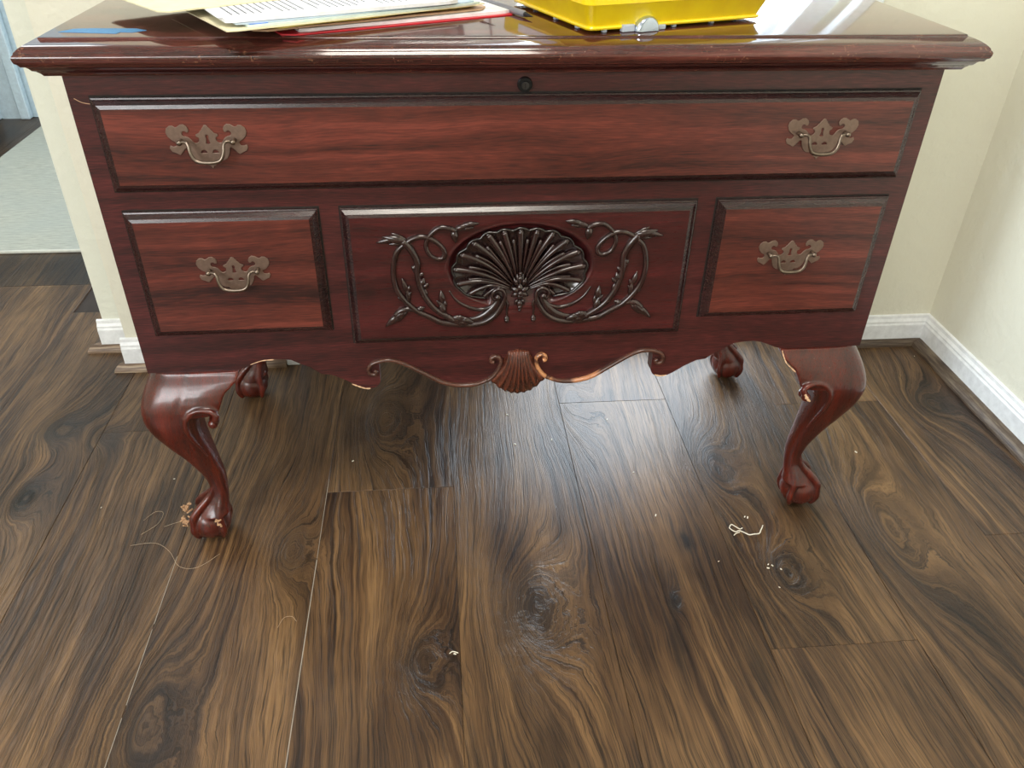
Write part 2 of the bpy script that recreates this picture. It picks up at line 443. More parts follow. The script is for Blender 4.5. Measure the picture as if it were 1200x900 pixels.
# bare wood quarter round, its free ends cut back at an angle
def shoe_run(p0, p1, out, cut0=0, cut1=0, m=None):
    bm = bmesh.new(); r = []
    d = (Vector(p1)-Vector(p0)).normalized()
    for p, c in ((p0, cut0), (p1, cut1)):
        r.append([bm.verts.new((p[0]+out[0]*o+d.x*c*o, p[1]+out[1]*o+d.y*c*o, z)) for o, z in SHOE])
    n = len(SHOE)
    for i in range(n): bm.faces.new((r[0][i], r[0][(i+1) % n], r[1][(i+1) % n], r[1][i]))
    bm.faces.new(r[0][::-1]); bm.faces.new(r[1])
    return structure('trim_1', bm, m or M_shoe)
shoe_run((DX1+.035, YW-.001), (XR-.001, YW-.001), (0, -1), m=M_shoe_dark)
shoe_run((-.832, YW-.001), (DX0-.03, YW-.001), (0, -1), cut0=-1.0)
shoe_run((-.915, .621), (-.819, .621), (0, -1), cut0=-1.2)
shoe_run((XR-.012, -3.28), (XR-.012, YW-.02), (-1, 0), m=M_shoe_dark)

# the glass door behind the chest: casing, two leaves
M_frame = plain('white_door_paint', (.82, .86, .88), .35)
bm = bmesh.new()
add_box(bm, DX0-.03, DX0, YW-.015, YW+.02, 0, 2.11, .003); add_box(bm, DX1, DX1+.028, YW-.015, YW+.02, 0, 2.11, .003)
add_box(bm, DX0, DX1, YW-.015, YW+.02, 2.08, 2.11, .003)
structure('trim_2', bm, M_frame)
door = empty('door_1', (0, 0, 0)); door['kind'] = 'structure'
def leaf(x0, x1):
    bm = bmesh.new(); w = .055
    add_box(bm, x0, x0+w, .60, .645, .004, 2.08); add_box(bm, x1-w, x1, .60, .645, .004, 2.08)
    add_box(bm, x0+w, x1-w, .60, .645, .004, .06); add_box(bm, x0+w, x1-w, .60, .645, 2.0, 2.08)
    f = mesh_obj('door_leaf', bm, M_frame, door)
    g = NT('door_glass'); nt = g.t; nt.nodes.remove(g.b)
    tr = g.n('ShaderNodeBsdfTransparent'); tr.inputs[0].default_value = (.95, .98, 1, 1)
    gl = g.n('ShaderNodeBsdfGlossy'); gl.inputs['Roughness'].default_value = .02
    mx = g.n('ShaderNodeMixShader'); mx.inputs[0].default_value = .07
    g.link(tr.outputs[0], mx.inputs[1]); g.link(gl.outputs[0], mx.inputs[2]); g.link(mx.outputs[0], nt.nodes['Material Output'].inputs[0])
    bm = bmesh.new(); add_box(bm, x0+w, x1-w, .620, .624, .06, 2.0)
    mesh_obj('pane', bm, g.m, f)
leaf(DX0, -.005); leaf(.0, DX1)
# guessed, unseen curtain added behind the left leaf to lessen its light
bm = bmesh.new(); n = 60
r0 = []; r1 = []
for i in range(n+1):
    x = DX0+.02+(.46)*i/n; y = .665+.012*math.sin(i*1.35)
    r0.append(bm.verts.new((x, y, .03))); r1.append(bm.verts.new((x, y, 2.04)))
for i in range(n): bm.faces.new((r0[i], r0[i+1], r1[i+1], r1[i]))
cu = mesh_obj('curtain', bm, plain('curtain_cloth', (.42, .40, .38), .9), None, smooth='full')
tag(cu, 'guessed plain grey curtain, unseen, added to dim the left glass of the door behind the chest', 'curtain')

# rug and things in the next room
def rug_mat():
    t = NT('grey_rug'); o, x, y, z = t.obj()
    f = t.noise(t.comb(t.math('MULTIPLY', x, 25), t.math('MULTIPLY', y, 160), 0.0), 1, 4, .65)
    g = t.noise(o, 5, 3, .5)
    c = t.ramp(f, [(.3, (.32, .33, .29)), (.7, (.50, .51, .44))])
    c = t.mix(t.maprange(g, .35, .7, 0, .4), c, (.36, .40, .38))
    return t.out(color=c, rough=.95, normal=t.bump(f, .6, .003), spec=.1)
bm = bmesh.new()
add_box(bm, -1.705, -.55, 1.163, 2.42, .0, .007, .002)
rg = mesh_obj('area_rug', bm, rug_mat()); tag(rg, 'flat pale grey woven rug on the dark floor of the next room', 'rug')
bm = bmesh.new(); add_box(bm, -1.705, -.55, 1.155, 1.1635, .0, .0085, .002); mesh_obj('rug_binding', bm, plain('rug_binding', (.6, .6, .54), .9), rg)
# pale blue panelled door in the far wall
dr = empty('door_2', (0, 0, 0)); dr['kind'] = 'structure'
M_blue = plain('pale_blue_paint', (.55, .67, .73), .4)
bm = bmesh.new(); add_box(bm, -1.94, -1.905, 2.465, 2.499, .0, 2.1, .004); add_box(bm, -1.83, -1.79, 2.465, 2.499, .0, 2.1, .004)
mesh_obj('door_casing', bm, M_blue, dr)
bm = bmesh.new(); add_box(bm, -1.905, -1.83, 2.478, 2.499, .0, 2.06); mesh_obj('door_panel', bm, M_blue, dr)
bm = bmesh.new(); add_box(bm, -2.35, -1.915, 2.30, 2.455, 0.0, .10, .006); add_box(bm, -2.34, -1.92, 2.31, 2.45, .10, .62, .006)
tag(mesh_obj('low_cabinet', bm, plain('dark_cabinet', (.045, .055, .05), .5)), 'dark low cabinet at the left edge by the pale blue door', 'cabinet')

# ------------------------------------------------------------------ chest
PHI = .0110
chest = empty('mahogany_chest', (0, 0, 0), PHI)
tag(chest, 'carved dark red mahogany chest on cabriole legs with claw-and-ball feet', 'chest')
H = .56; Z0 = .334; Z1 = .769; DEP = .44; ZB = .372
def mirror(P): return [(-x, z) for x, z in P][::-1]
# front board with the scalloped apron, right half traced outwards from the fan
half = [(0, .292), (.03, .294), (.0497, .2985), (.0742, .2906), (.0972, .2912), (.120, .2975), (.147, .3155), (.176, .3335), (.197, .3415), (.209, .3415),
        (.2155, .3400), (.2158, .3020), (.2185, .2965), (.2225, .2925), (.2290, .2900), (.2362, .2893), (.2450, .2920), (.2535, .2965), (.269, .3075),
        (.2885, .318), (.304, .3205), (.3205, .334), (.334, .3405), (.3467, .3480), (.362, .3500), (.378, .3505), (.391, .348), (.4037, .3430), (.417, .337), (.4295, .334), (H, .334)]
edge = [(-x, z) for x, z in half[::-1]][:-1] + half
bm = bmesh.new()
cols = [[bm.verts.new((x, y, zz)) for (y, zz) in ((0, z), (0, Z1), (.022, Z1), (.022, z))] for x, z in edge]
for a, b in zip(cols, cols[1:]):
    for k in range(4): bm.faces.new((a[k], a[(k+1) % 4], b[(k+1) % 4], b[k]))
bm.faces.new(cols[0]); bm.faces.new(cols[-1][::-1])
mesh_obj('front_board', bm, M_body, chest)
bm = bmesh.new()
add_box(bm, -H, -H+.02, .022, DEP, Z0, Z1); add_box(bm, H-.02, H, .022, DEP, Z0, Z1)
add_box(bm, -H+.02, H-.02, DEP-.02, DEP, Z0, Z1); add_box(bm, -H+.02, H-.02, .022, DEP-.02, ZB, ZB+.018)
mesh_obj('carcass', bm, M_body, chest)

# lid with moulded edge
prof = [(.0, .7665), (.0140, .7670), (.0160, .7700), (.0190, .7728), (.0224, .7745), (.0245, .7775), (.0267, .7798), (.0305, .7806), (.0319, .7835), (.0345, .7852), (.0355, .7885), (.0357, .7918), (.0345, .7938),
        (.0333, .7946), (.0325, .7968), (.0287, .8001), (.0230, .8034), (.0165, .8059), (.0112, .8068), (.0106, .8074), (.0100, .8090), (.0085, .8097)]
bm = bmesh.new(); rings = []
for o_, z in prof:
    rings.append([(-H-o_, -o_, z), (H+o_, -o_, z), (H+o_, DEP+.01, z), (-H-o_, DEP+.01, z)])
loft(bm, rings)
mesh_obj('lid', bm, M_lid, chest, smooth=True)

# lock
bm = bmesh.new(); m = Matrix.Translation((0, -.0025, .7495)) @ Matrix.Rotation(PI/2, 4, 'X')
bmesh.ops.create_cone(bm, cap_ends=True, segments=28, radius1=.0100, radius2=.0088, depth=.005, matrix=m)
lk = mesh_obj('lock', bm, M_lock, chest, smooth=True)
bm = bmesh.new(); bmesh.ops.create_cone(bm, cap_ends=True, segments=20, radius1=.0055, radius2=.005, depth=.003, matrix=Matrix.Translation((0, -.0062, .7495)) @ Matrix.Rotation(PI/2, 4, 'X'))
kc = mesh_obj('lock_core', bm, M_lockc, lk, smooth=True)
bm = bmesh.new(); add_box(bm, -.0008, .0008, -.0082, -.0076, .7465, .7525); mesh_obj('keyhole', bm, M_seam, lk)

# drawer fronts with a moulded lip
def front_panel(name, x0, x1, z0, z1, m_face, proud=.013, lip=.0115):
    bm = bmesh.new()
    p = [(0.0, .0005), (0.0, -.0045), (.0018, -.0052), (.0022, -.0062), (lip*.62, -proud+.0015), (lip, -proud)]
    rings = []
    for o_, y in p: rings.append([(x0+o_, y, z0+o_), (x1-o_, y, z0+o_), (x1-o_, y, z1-o_), (x0+o_, y, z1-o_)])
    R = [[bm.verts.new(q) for q in r] for r in rings]
    for i in range(len(R)-1):
        for k in range(4):
            f = bm.faces.new((R[i][k], R[i][(k+1) % 4], R[i+1][(k+1) % 4], R[i+1][k])); f.material_index = 1
    f = bm.faces.new(R[-1]); f.material_index = 0
    o = mesh_obj(name, bm, m_face, chest); o.data.materials.append(M_edge)
    # dark shadow gap round the drawer
    bm = bmesh.new(); g = .0022
    for a, b, c, d in ((x0-g, x1+g, z1, z1+g), (x0-g, x1+g, z0-g, z0), (x0-g, x0, z0, z1), (x1, x1+g, z0, z1)):
        add_box(bm, a, b, -.0006, .001, c, d)
    mesh_obj('gap', bm, M_seam, o)
    return o
d_top = front_panel('drawer', -.5335, .5335, .6192, .7385, M_drawer)
d_l = front_panel('drawer', -.5315, -.2787, .4010, .5905, M_drawer)
d_r = front_panel('drawer', .2787, .5315, .4010, .5905, M_drawer)

# batwing handles
M_mm = .001
plate_half = [(0, 18.4), (1.8, 17.8), (3, 15.6), (4.6, 14.4), (5.4, 12.4), (7.6, 11), (8.6, 8.8), (11.4, 7.6), (13.6, 6.6), (13, 4.8), (10.6, 3.9), (9.8, 1.2), (10.8, -1.8),
              (13.4, -3.6), (16.4, -3.9), (18.4, -2.6), (20.2, .3), (22.4, 2.8), (25.5, 4.2), (29, 4.8), (31, 7), (31, 9.6), (29, 11.8), (26.4, 12),
              (24.2, 10.2), (22.6, 10.4), (21.8, 13.6), (23.4, 17), (27, 19.4), (31, 18.9), (34.8, 16.4), (37.4, 15.6), (40.6, 17.9), (44.5, 17.6), (48.4, 14.6), (49.8, 9.8), (48, 4.6),
              (44, .6), (39.6, -1.6), (38.4, -4), (40.4, -7.6), (44.4, -8.0), (47.4, -6.8), (48.6, -9.4), (46.6, -13.6), (42.4, -15.2), (37.6, -17.8), (34, -14.4), (30.6, -10.6), (27.6, -8.6),
              (25.6, -10.6), (25, -14.4), (23.2, -19), (20, -23.4), (16, -25.4), (11.2, -25.6), (9.6, -28.2), (6, -29), (4.4, -31.6), (1.6, -32.6), (0, -35.4)]
hole_k = [(0, 7.2), (2, 6.2), (2.4, 3.8), (1.7, 1.8), (2.8, -2.4), (3.4, -4.6), (0, -5.4)]
def half_moon(cx):
    p = []
    for i in range(9):
        a = PI*i/8; p.append((cx+4.6*math.cos(a), -16.6+5.0*math.sin(a)))
    return p
def plate_mesh():
    cu = bpy.data.curves.new('plate_curve', 'CURVE'); cu.dimensions = '2D'; cu.fill_mode = 'BOTH'
    outs = [plate_half + [(-x, z) for x, z in plate_half[::-1]][1:-1], hole_k + [(-x, z) for x, z in hole_k[::-1]][1:-1], half_moon(7.2), half_moon(-7.2)]
    for pl in outs:
        s = cu.splines.new('POLY'); s.points.add(len(pl)-1); s.use_cyclic_u = True
        for i, (x, z) in enumerate(pl): s.points[i].co = (x*.00098, z*.00101, 0, 1)
    cu.extrude = .0004; cu.bevel_depth = .0004; cu.bevel_resolution = 1
    tmp = bpy.data.objects.new('tmp', cu); COL.objects.link(tmp)
    dg = bpy.context.evaluated_depsgraph_get()
    me = bpy.data.meshes.new_from_object(tmp.evaluated_get(dg))
    bpy.data.objects.remove(tmp, do_unlink=True)
    me.transform(Matrix.Rotation(PI/2, 4, 'X'))
    me.materials.clear(); me.materials.append(M_brass); me.name = 'handle_plate'
    return me
PLATE = plate_mesh()
bm = bmesh.new(); half_b = [(.0312, -.009, -.0002), (.0275, -.0100, .0008), (.0235, -.0115, .0002), (.0212, -.013, -.004), (.0204, -.0145, -.0105), (.0176, -.0155, -.0182), (.0120, -.016, -.0226), (.0, -.016, -.0240)]
pts = half_b + [(-x, y, z) for x, y, z in half_b[::-1]][1:]
rad = [.0019, .0019, .0020, .0021, .0021, .0023, .0025, .0028]; rad = rad + rad[::-1][1:]
sweep(bm, pts, rad, n=5, seg=10)
o_tmp = mesh_obj('handle_bail', bm, M_bail, None, smooth='full'); BAIL = o_tmp.data; bpy.data.objects.remove(o_tmp)
bm = bmesh.new()
bmesh.ops.create_cone(bm, cap_ends=True, segments=14, radius1=.0030, radius2=.0024, depth=.008, matrix=Matrix.Translation((0, -.004, 0)) @ Matrix.Rotation(PI/2, 4, 'X'))
ball(bm, (0, -.0095, 0), .0037, seg=14, rng=10)
o_tmp = mesh_obj('handle_post', bm, M_bail, None, smooth='full'); POST = o_tmp.data; bpy.data.objects.remove(o_tmp)
def handle(dr, x, z, swing=0.0):
    y = -.0139
    for nm, me, dx in (('handle_plate', PLATE, 0), ('handle_bail', BAIL, 0), ('handle_post', POST, -.0326), ('handle_post', POST, .0326)):
        o = bpy.data.objects.new(nm, me); COL.objects.link(o); o.parent = dr; o.location = (x+dx, y-(.0006 if nm != 'handle_plate' else 0), z)
        if nm == 'handle_bail': o.rotation_euler = (swing, 0, 0)
handle(d_top, -.4012, .6885, -.04); handle(d_top, .4030, .6865, .02)
handle(d_l, -.4005, .5085, .0); handle(d_r, .3975, .5105, .03)

# ------------------------------------------------------------------ carved centre panel
CX = -.0010
px0, px1, pz0, pz1 = -.2487, .2487, .3762, .5905
panel = front_panel('carved_panel', px0, px1, pz0, pz1, M_panel, proud=.0125, lip=.0115)
# replace its flat face by a relief with the sunk oval
me = panel.data; bmx = bmesh.new(); bmx.from_mesh(me)
fc = [f for f in bmx.faces if f.material_index == 0]; bmesh.ops.delete(bmx, geom=fc, context='FACES_ONLY'); bmx.to_mesh(me); bmx.free()
ix0, ix1, iz0, iz1 = px0+.0115, px1-.0115, pz0+.0115, pz1-.0115
NX, NZ = 316, 128
ECX, ECZ, EA, EB = CX, .4985, .1075, .0685
bm = bmesh.new(); g = []
for j in range(NZ+1):
    row = []
    for i in range(NX+1):
        x = ix0+(ix1-ix0)*i/NX; z = iz0+(iz1-iz0)*j/NZ
        r = math.hypot((x-ECX)/EA, (z-ECZ)/EB)
        d = 0.0
        if r < 1:
            t = min(1, (1-r)/.13); d = .0100*(t*t*(3-2*t))
            q = max(0, min(1, (z-.432)/.040)) if abs(x-CX) < .045 else max(0, min(1, (z-.425)/.030)); d *= q*q*(3-2*q)
        # shallow tooled ground just round the oval
        elif r < 1.10: d = .0010*(1-(r-1)/.10)
        row.append(bm.verts.new((x, -.0125+d, z)))
    g.append(row)
for j in range(NZ):
    for i in range(NX): bm.faces.new((g[j][i], g[j][i+1], g[j+1][i+1], g[j+1][i]))
mesh_obj('relief_ground', bm, M_panel, panel, smooth='full')

Y0 = -.0125
AX = (0, 1, 0)
def P3(pts, y=Y0-.0008): return [(x, y, z) for x, z in pts]
def vine(s):
    """one side of the scrolling foliage; s=-1 left (as traced), +1 right"""
    bm = bmesh.new()
    def T(pts): return [(x*1.0 if s < 0 else -x-.0006, z) for x, z in pts]
    def tube(pts, rad, y=Y0-.0010, flat=1.1, seg=8): sweep(bm, P3(T(pts), y), [q*1.55 for q in rad], axis=AX, flat=flat, seg=seg, n=5)
    def leaf(a, b, w, y=Y0-.0016, d=.85):
        (a, b) = T([a, b]); drop(bm, (a[0], y, a[1]), (b[0], y-.0008, b[1]), w*1.45, d)
    S1 = [(-.1666, .5453), (-.1559, .5313), (-.1484, .5125), (-.1490, .4940), (-.1461, .4741), (-.1383, .4541), (-.1258, .436), (-.1063, .4212), (-.093, .4142)]
    tube(S1, [.0033, .0036, .0032, .0030, .0030, .0031, .0031, .0033, .0036], y=Y0-.0018)
    S2 = [(-.0850, .4085), (-.1155, .4126), (-.133, .4223), (-.1503, .4319), (-.1608, .4412), (-.172, .4553), (-.1798, .4704), (-.1828, .4899), (-.1815, .5088), (-.1761, .5273),
          (-.1671, .5374), (-.1551, .5461), (-.1424, .5503), (-.13, .5477), (-.1177, .5394), (-.1096, .5276), (-.111, .5183), (-.1185, .5158), (-.1289, .5212), (-.1348, .533),
          (-.1332, .5444), (-.1255, .5555), (-.1148, .5628), (-.1023, .5616), (-.093, .5572)]
    tube(S2, [.0036, .0034, .0032, .0031, .0030, .0030, .0029, .0028, .0027, .0027, .0027, .0027, .0026, .0026, .0025, .0024, .0023, .0023, .0022, .0022, .0022, .0023, .0025, .0027, .0026])
    # leaves at the vine ends
    leaf((-.0950, .5590), (-.0745, .5672), .0034); leaf((-.0850, .5655), (-.0600, .5690), .0032); leaf((-.086, .5600), (-.068, .5625), .0022)
    leaf((-.0960, .5605), (-.0935, .5400), .0040)
    leaf((-.1600, .5440), (-.1945, .5520), .0048); leaf((-.1700, .5500), (-.2035, .5430), .0036); leaf((-.160, .545), (-.182, .5575), .0026); leaf((-.165, .541), (-.187, .5405), .0024)
    # lower outward leaf
    tube([(-.1480, .4310), (-.1611, .4369), (-.1743, .4354), (-.1837, .4269)], [.0024, .0030, .0032, .0030])
    leaf((-.1700, .4370), (-.1905, .4140), .0044); leaf((-.1800, .4290), (-.2000, .4085), .0034); leaf((-.166, .436), (-.181, .4165), .0026)
    # buds and leaflets on the inner stem
    for (a, b, w) in [((-.1500, .5010), (-.1570, .5070), .0032), ((-.1490, .4930), (-.1560, .5050), .0022), ((-.1480, .4880), (-.1405, .4960), .0028), ((-.1450, .4730), (-.1400, .4875), .0036), ((-.1420, .4700), (-.1340, .4790), .0026),
                      ((-.1370, .4560), (-.1395, .4700), .0022), ((-.1130, .4260), (-.1175, .4480), .0040), ((-.1145, .4440), (-.1165, .4665), .0036), ((-.1120, .4380), (-.1235, .4505), .0024), ((-.1110, .4370), (-.1110, .4500), .0022),
                      ((-.1635, .4460), (-.1650, .4720), .0028), ((-.1650, .4640), (-.1710, .4880), .0030), ((-.1640, .4650), (-.1610, .4760), .0020), ((-.1660, .4560), (-.1590, .4660), .0018),
                      ((-.1740, .4570), (-.1830, .4740), .0018), ((-.1700, .4520), (-.1795, .4575), .0022), ((-.1500, .4330), (-.1455, .4420), .0034), ((-.1540, .4350), (-.1400, .4400), .0026)]:
        leaf(a, b, w)
    # acanthus sheath over the junction
    leaf((-.1020, .4225), (-.0800, .4150), .0048, y=Y0-.0042, d=.6); leaf((-.0980, .4250), (-.0900, .4160), .0030, y=Y0-.0050, d=.7); leaf((-.0900, .4200), (-.0690, .4120), .0044, y=Y0-.0040, d=.7); leaf((-.1050, .4195), (-.0940, .4140), .0030, y=Y0-.0044, d=.7); leaf((-.1010, .4180), (-.0740, .4080), .0044, y=Y0-.0036, d=.7); leaf((-.0960, .4235), (-.0800, .4195), .0032, y=Y0-.0042)
    o = mesh_obj('vine_carving', bm, M_carve, panel, smooth='full')
    # the big C scroll with its volute
    bm = bmesh.new()
    C = [(-.0960, .4110), (-.0800, .4078), (-.0650, .4085), (-.0500, .4135), (-.0370, .4235), (-.0270, .4395), (-.0232, .4524), (-.0260, .4622), (-.0335, .4652), (-.0402, .4608), (-.0420, .4535), (-.0385, .4485), (-.0345, .4510)]
    sweep(bm, P3(T(C), Y0-.0020), [.0035, .0042, .0046, .0048, .0044, .0038, .0034, .0030, .0030, .0030, .0028, .0028, .0034], axis=AX, flat=1.1, seg=10, n=6)
    C2 = [(-.0900, .4160), (-.0700, .4150), (-.0540, .4205), (-.0420, .4310), (-.0345, .4420), (-.0310, .4530)]
    sweep(bm, P3(T(C2), Y0-.0002), [.0020, .0055, .0070, .0068, .0050, .0030], axis=AX, flat=.62, seg=10, n=6)
    C3 = [(-.1045, .4640), (-.0960, .4500), (-.0835, .4395), (-.0690, .4330), (-.0569, .4312), (-.0440, .4355), (-.0350, .4440)]
    sweep(bm, P3(T(C3), Y0+.0005), [.0012, .0022, .0030, .0034, .0036, .0034, .0024], axis=AX, flat=1.0, seg=8, n=6)
    (c,) = T([(-.0340, .4530)]); ball(bm, (c[0], Y0-.0040, c[1]), .0048, seg=14, rng=10)
    mesh_obj('scroll_carving', bm, M_carve, panel, smooth='full')
    bm = bmesh.new()
    sweep(bm, P3(T([(-.0225, .4480), (-.0190, .4390), (-.0205, .4290), (-.0200, .4180)]), Y0-.0006), [.0016, .0022, .0018, .0016], axis=AX, flat=1.1)
    (c,) = T([(-.0203, .4125)]); drop(bm, (c[0], Y0-.001, c[1]+.008), (c[0], Y0-.001, c[1]-.005), .0042, .8)
    ball(bm, (c[0], Y0-.0015, c[1]), .0040)
    mesh_obj('pendant_carving', bm, M_carve, panel, smooth='full')
vine(-1); vine(1)

# scallop shell in the oval
HUB = (CX-.0005, .462)
long_r = [(90, .0915, 0), (104.5, .093, .1), (118, .0975, .2), (132, .100, .25), (146, .1015, .25), (160, .0995, .2), (173, .0900, .28), (184.5, .0735, .45), (192, .053, .6)]
short_r = [(97.5, .076), (111, .079), (125, .081), (139, .082), (153, .080), (166.5, .074), (179, .062)]
def rib_path(ang, R, bend, r0=.012):
    a = math.radians(ang); pts = []
    for i in range(8):
        t = i/7; rr = r0+(R-r0)*t
        off = math.sin(PI*t)*R*.22*bend
        ca = a - math.copysign(1, math.cos(a))*0
        x = rr*math.cos(a); z = rr*math.sin(a)+off*1.6
        pts.append((HUB[0]+x, z+HUB[1]))
    return pts
bm = bmesh.new()
def yb(R):  # dish depth under a rib: sunk near the middle, rising to the rim
    return Y0+.0045
for side in (-1, 1):
    for (ang, R, bend) in long_r:
        if ang == 90 and side == 1: continue
        a = ang if side < 0 else 180-ang
        path = rib_path(a, R, bend)
        pts = []; rad = []
        for i, (x, z) in enumerate(path):
            t = i/(len(path)-1)
            pts.append((x, Y0+.0030-.0028*math.sin(PI*min(1, t*1.05))+.0016*t, z)); rad.append((.0010+.0043*t**.9)*(R/.095)**.5)
        sweep(bm, pts, rad, axis=AX, flat=1.25, seg=8, n=3)
        ball(bm, (path[-1][0], Y0+.0042, path[-1][1]), .0044*(R/.095)**.5, seg=10, rng=8)
    for (ang, R) in short_r:
        a = ang if side < 0 else 180-ang
        path = rib_path(a, R, .25 if ang > 130 else .1, .020)
        pts = []; rad = []
        for i, (x, z) in enumerate(path):
            t = i/(len(path)-1)
            pts.append((x, Y0+.0046-.0022*math.sin(PI*min(1, t)), z)); rad.append(.0007+.0026*t)
        sweep(bm, pts, rad, axis=AX, flat=1.2, seg=8, n=3)
        ball(bm, (path[-1][0], Y0+.0040, path[-1][1]), .0033, seg=10, rng=8)
mesh_obj('shell_ribs', bm, M_carve, panel, smooth='full')
# scalloped dish behind the ribs, with a turned-up rim
bm = bmesh.new()
Rtab = [(-14, .050), (-4.5, .077), (7, .094), (20, .1035), (34, .1055), (48, .104), (62, .1015), (75.5, .097), (90, .0955)]
def Rdish(deg):
    d = deg if deg <= 90 else 180-deg
    R = interp(Rtab, d)
    ph = [c for c, r, b in long_r]; ph = sorted([180-c for c in ph])
    k = min(abs(d-c) for c in ph); return R*(.965+.045*math.cos(min(1, k/7.0)*PI/2))
rim = []; rings = []
NA = 150
degs = [-14+208*i/NA for i in range(NA+1)]
for t in (0.05, .2, .4, .6, .8, .93, 1.0):
    row = []
    for dg_ in degs:
        a = math.radians(dg_); R = Rdish(dg_)*t
        y = Y0+.0070+.0016*math.sin(t*PI)-(.0050*max(0, (t-.8)/.2)**2)
        row.append(bm.verts.new((HUB[0]+R*math.cos(a), y, HUB[1]+R*math.sin(a))))
    rings.append(row)
for i in range(len(rings)-1):
    for k in range(NA): bm.faces.new((rings[i][k], rings[i][k+1], rings[i+1][k+1], rings[i+1][k]))
rimp = [(v.co.x, v.co.y, v.co.z) for v in rings[-1]]
sweep(bm, rimp[::2], [.0020]*len(rimp[::2]), axis=AX, flat=1.6, seg=6, n=1)
mesh_obj('shell_dish', bm, M_carve, panel, smooth='full', recalc=False)
# blossom at the hub
bm = bmesh.new(); FX, FZ = CX-.0005, .4600
for k in range(6):
    a = PI/2+k*PI/3+PI/6*0
    e = (FX+.0150*math.cos(a), FZ+.0150*math.sin(a)); 
    drop(bm, (FX+.002*math.cos(a), Y0-.0042, FZ+.002*math.sin(a)), (e[0], Y0-.0022, e[1]), .0046, .75)
ball(bm, (FX, Y0-.0070, FZ), .0042)
for dx, dz, L_, w in ((0, .0125, .0170, .0042), (-.007, .0105, .0120, .0030), (.007, .0105, .0120, .0030), (-.0035, .0165, .0120, .0026), (.0035, .0165, .0120, .0026)):
    drop(bm, (FX+dx*.6, Y0-.003, FZ+dz), (FX+dx*1.3, Y0-.001, FZ+dz+L_), w, .9)
for dx, dz, r in ((0, .0225, .0040), (0, .0305, .0026), (-.0055, .0175, .0030), (.0055, .0175, .0030)): ball(bm, (FX+dx, Y0-.0035, FZ+dz), r)
for dx, dz, L_, w in ((0, -.0130, .0170, .0048), (-.006, -.0120, .0100, .0030), (.006, -.0120, .0100, .0030)):
    drop(bm, (FX+dx*.6, Y0-.0025, FZ+dz), (FX+dx*1.2, Y0-.001, FZ+dz-L_), w, .9)
ball(bm, (FX, Y0-.0035, FZ-.0245), .0036); ball(bm, (FX, Y0-.0020, FZ-.0305), .0024)
mesh_obj('blossom_carving', bm, M_carve, panel, smooth='full')

# ------------------------------------------------------------------ apron bead and fan
beadh = [(.0480, .2985), (.0620, .2925), (.0770, .2898), (.0972, .2908), (.120, .2978), (.1475, .3155), (.1765, .3340), (.197, .3420), (.213, .3415), (.2262, .3365), (.2325, .3270), (.2300, .3185), (.2235, .3170), (.2205, .3215), (.2240, .3240)]
rb = [.0030, .0034, .0036, .0038, .0038, .0036, .0034, .0034, .0034, .0033, .0032, .0032, .0030, .0028, .0030]
for s in (-1, 1):
    bm = bmesh.new()
    pts = [(s*x, -.0020, z) for x, z in beadh]
    sweep(bm, pts, rb, axis=AX, flat=1.3, seg=10, n=6)
    up = [(.0480, .2985), (.0385, .3065), (.0318, .3170), (.0285, .3260), (.0275, .3330), (.0300, .3395), (.0360, .3425), (.0420, .3395), (.0425, .3335), (.0385, .3320)]
    sweep(bm, [(s*x, -.0030, z) for x, z in up], [.0032, .0036, .0036, .0034, .0032, .0032, .0032, .0032, .0034, .0036], axis=AX, flat=1.4, seg=10, n=6)
    mesh_obj('apron_bead', bm, M_bead, chest, smooth='full')
# fluted fan
bm = bmesh.new(); N = 96; rows = []
for j in range(15):
    t = j/14
    row = []
    for i in range(N+1):
        u = -1+2*i/N
        zt = .3535-.004*abs(u); 
        ang = u*math.radians(62)
        # flare outline: narrow neck, wide round bottom
        w = .0165 + .0300*(t**1.7)*(1.0)
        x = w*u*(1-.06*t*t)
        zbot = .2735+.026*abs(u)**2.2
        z = zt+(zbot-zt)*t
        fl = .0018*(.35+.65*t)*math.cos(u*PI*8.5)
        bulge = .016*math.sin(PI*(.12+.80*t))*math.sqrt(max(0, 1-u*u*.96))+.002
        row.append(bm.verts.new((x, -bulge-fl-.001, z)))
    rows.append(row)
for j in range(14):
    for i in range(N): bm.faces.new((rows[j][i], rows[j][i+1], rows[j+1][i+1], rows[j+1][i]))
# back of the fan
back = [bm.verts.new((v.co.x, .012, v.co.z)) for v in rows[-1]]; backt = [bm.verts.new((v.co.x, .004, v.co.z)) for v in rows[0]]
for i in range(N):
    bm.faces.new((rows[-1][i], rows[-1][i+1], back[i+1], back[i])); bm.faces.new((rows[0][i+1], rows[0][i], backt[i], backt[i+1]))
for e in (0, N):
    bm.faces.new([r[e] for r in rows]+[back[e], backt[e]])
bm.faces.new(back[::-1]+backt)
mesh_obj('fan_carving', bm, M_fan, chest, smooth='full')

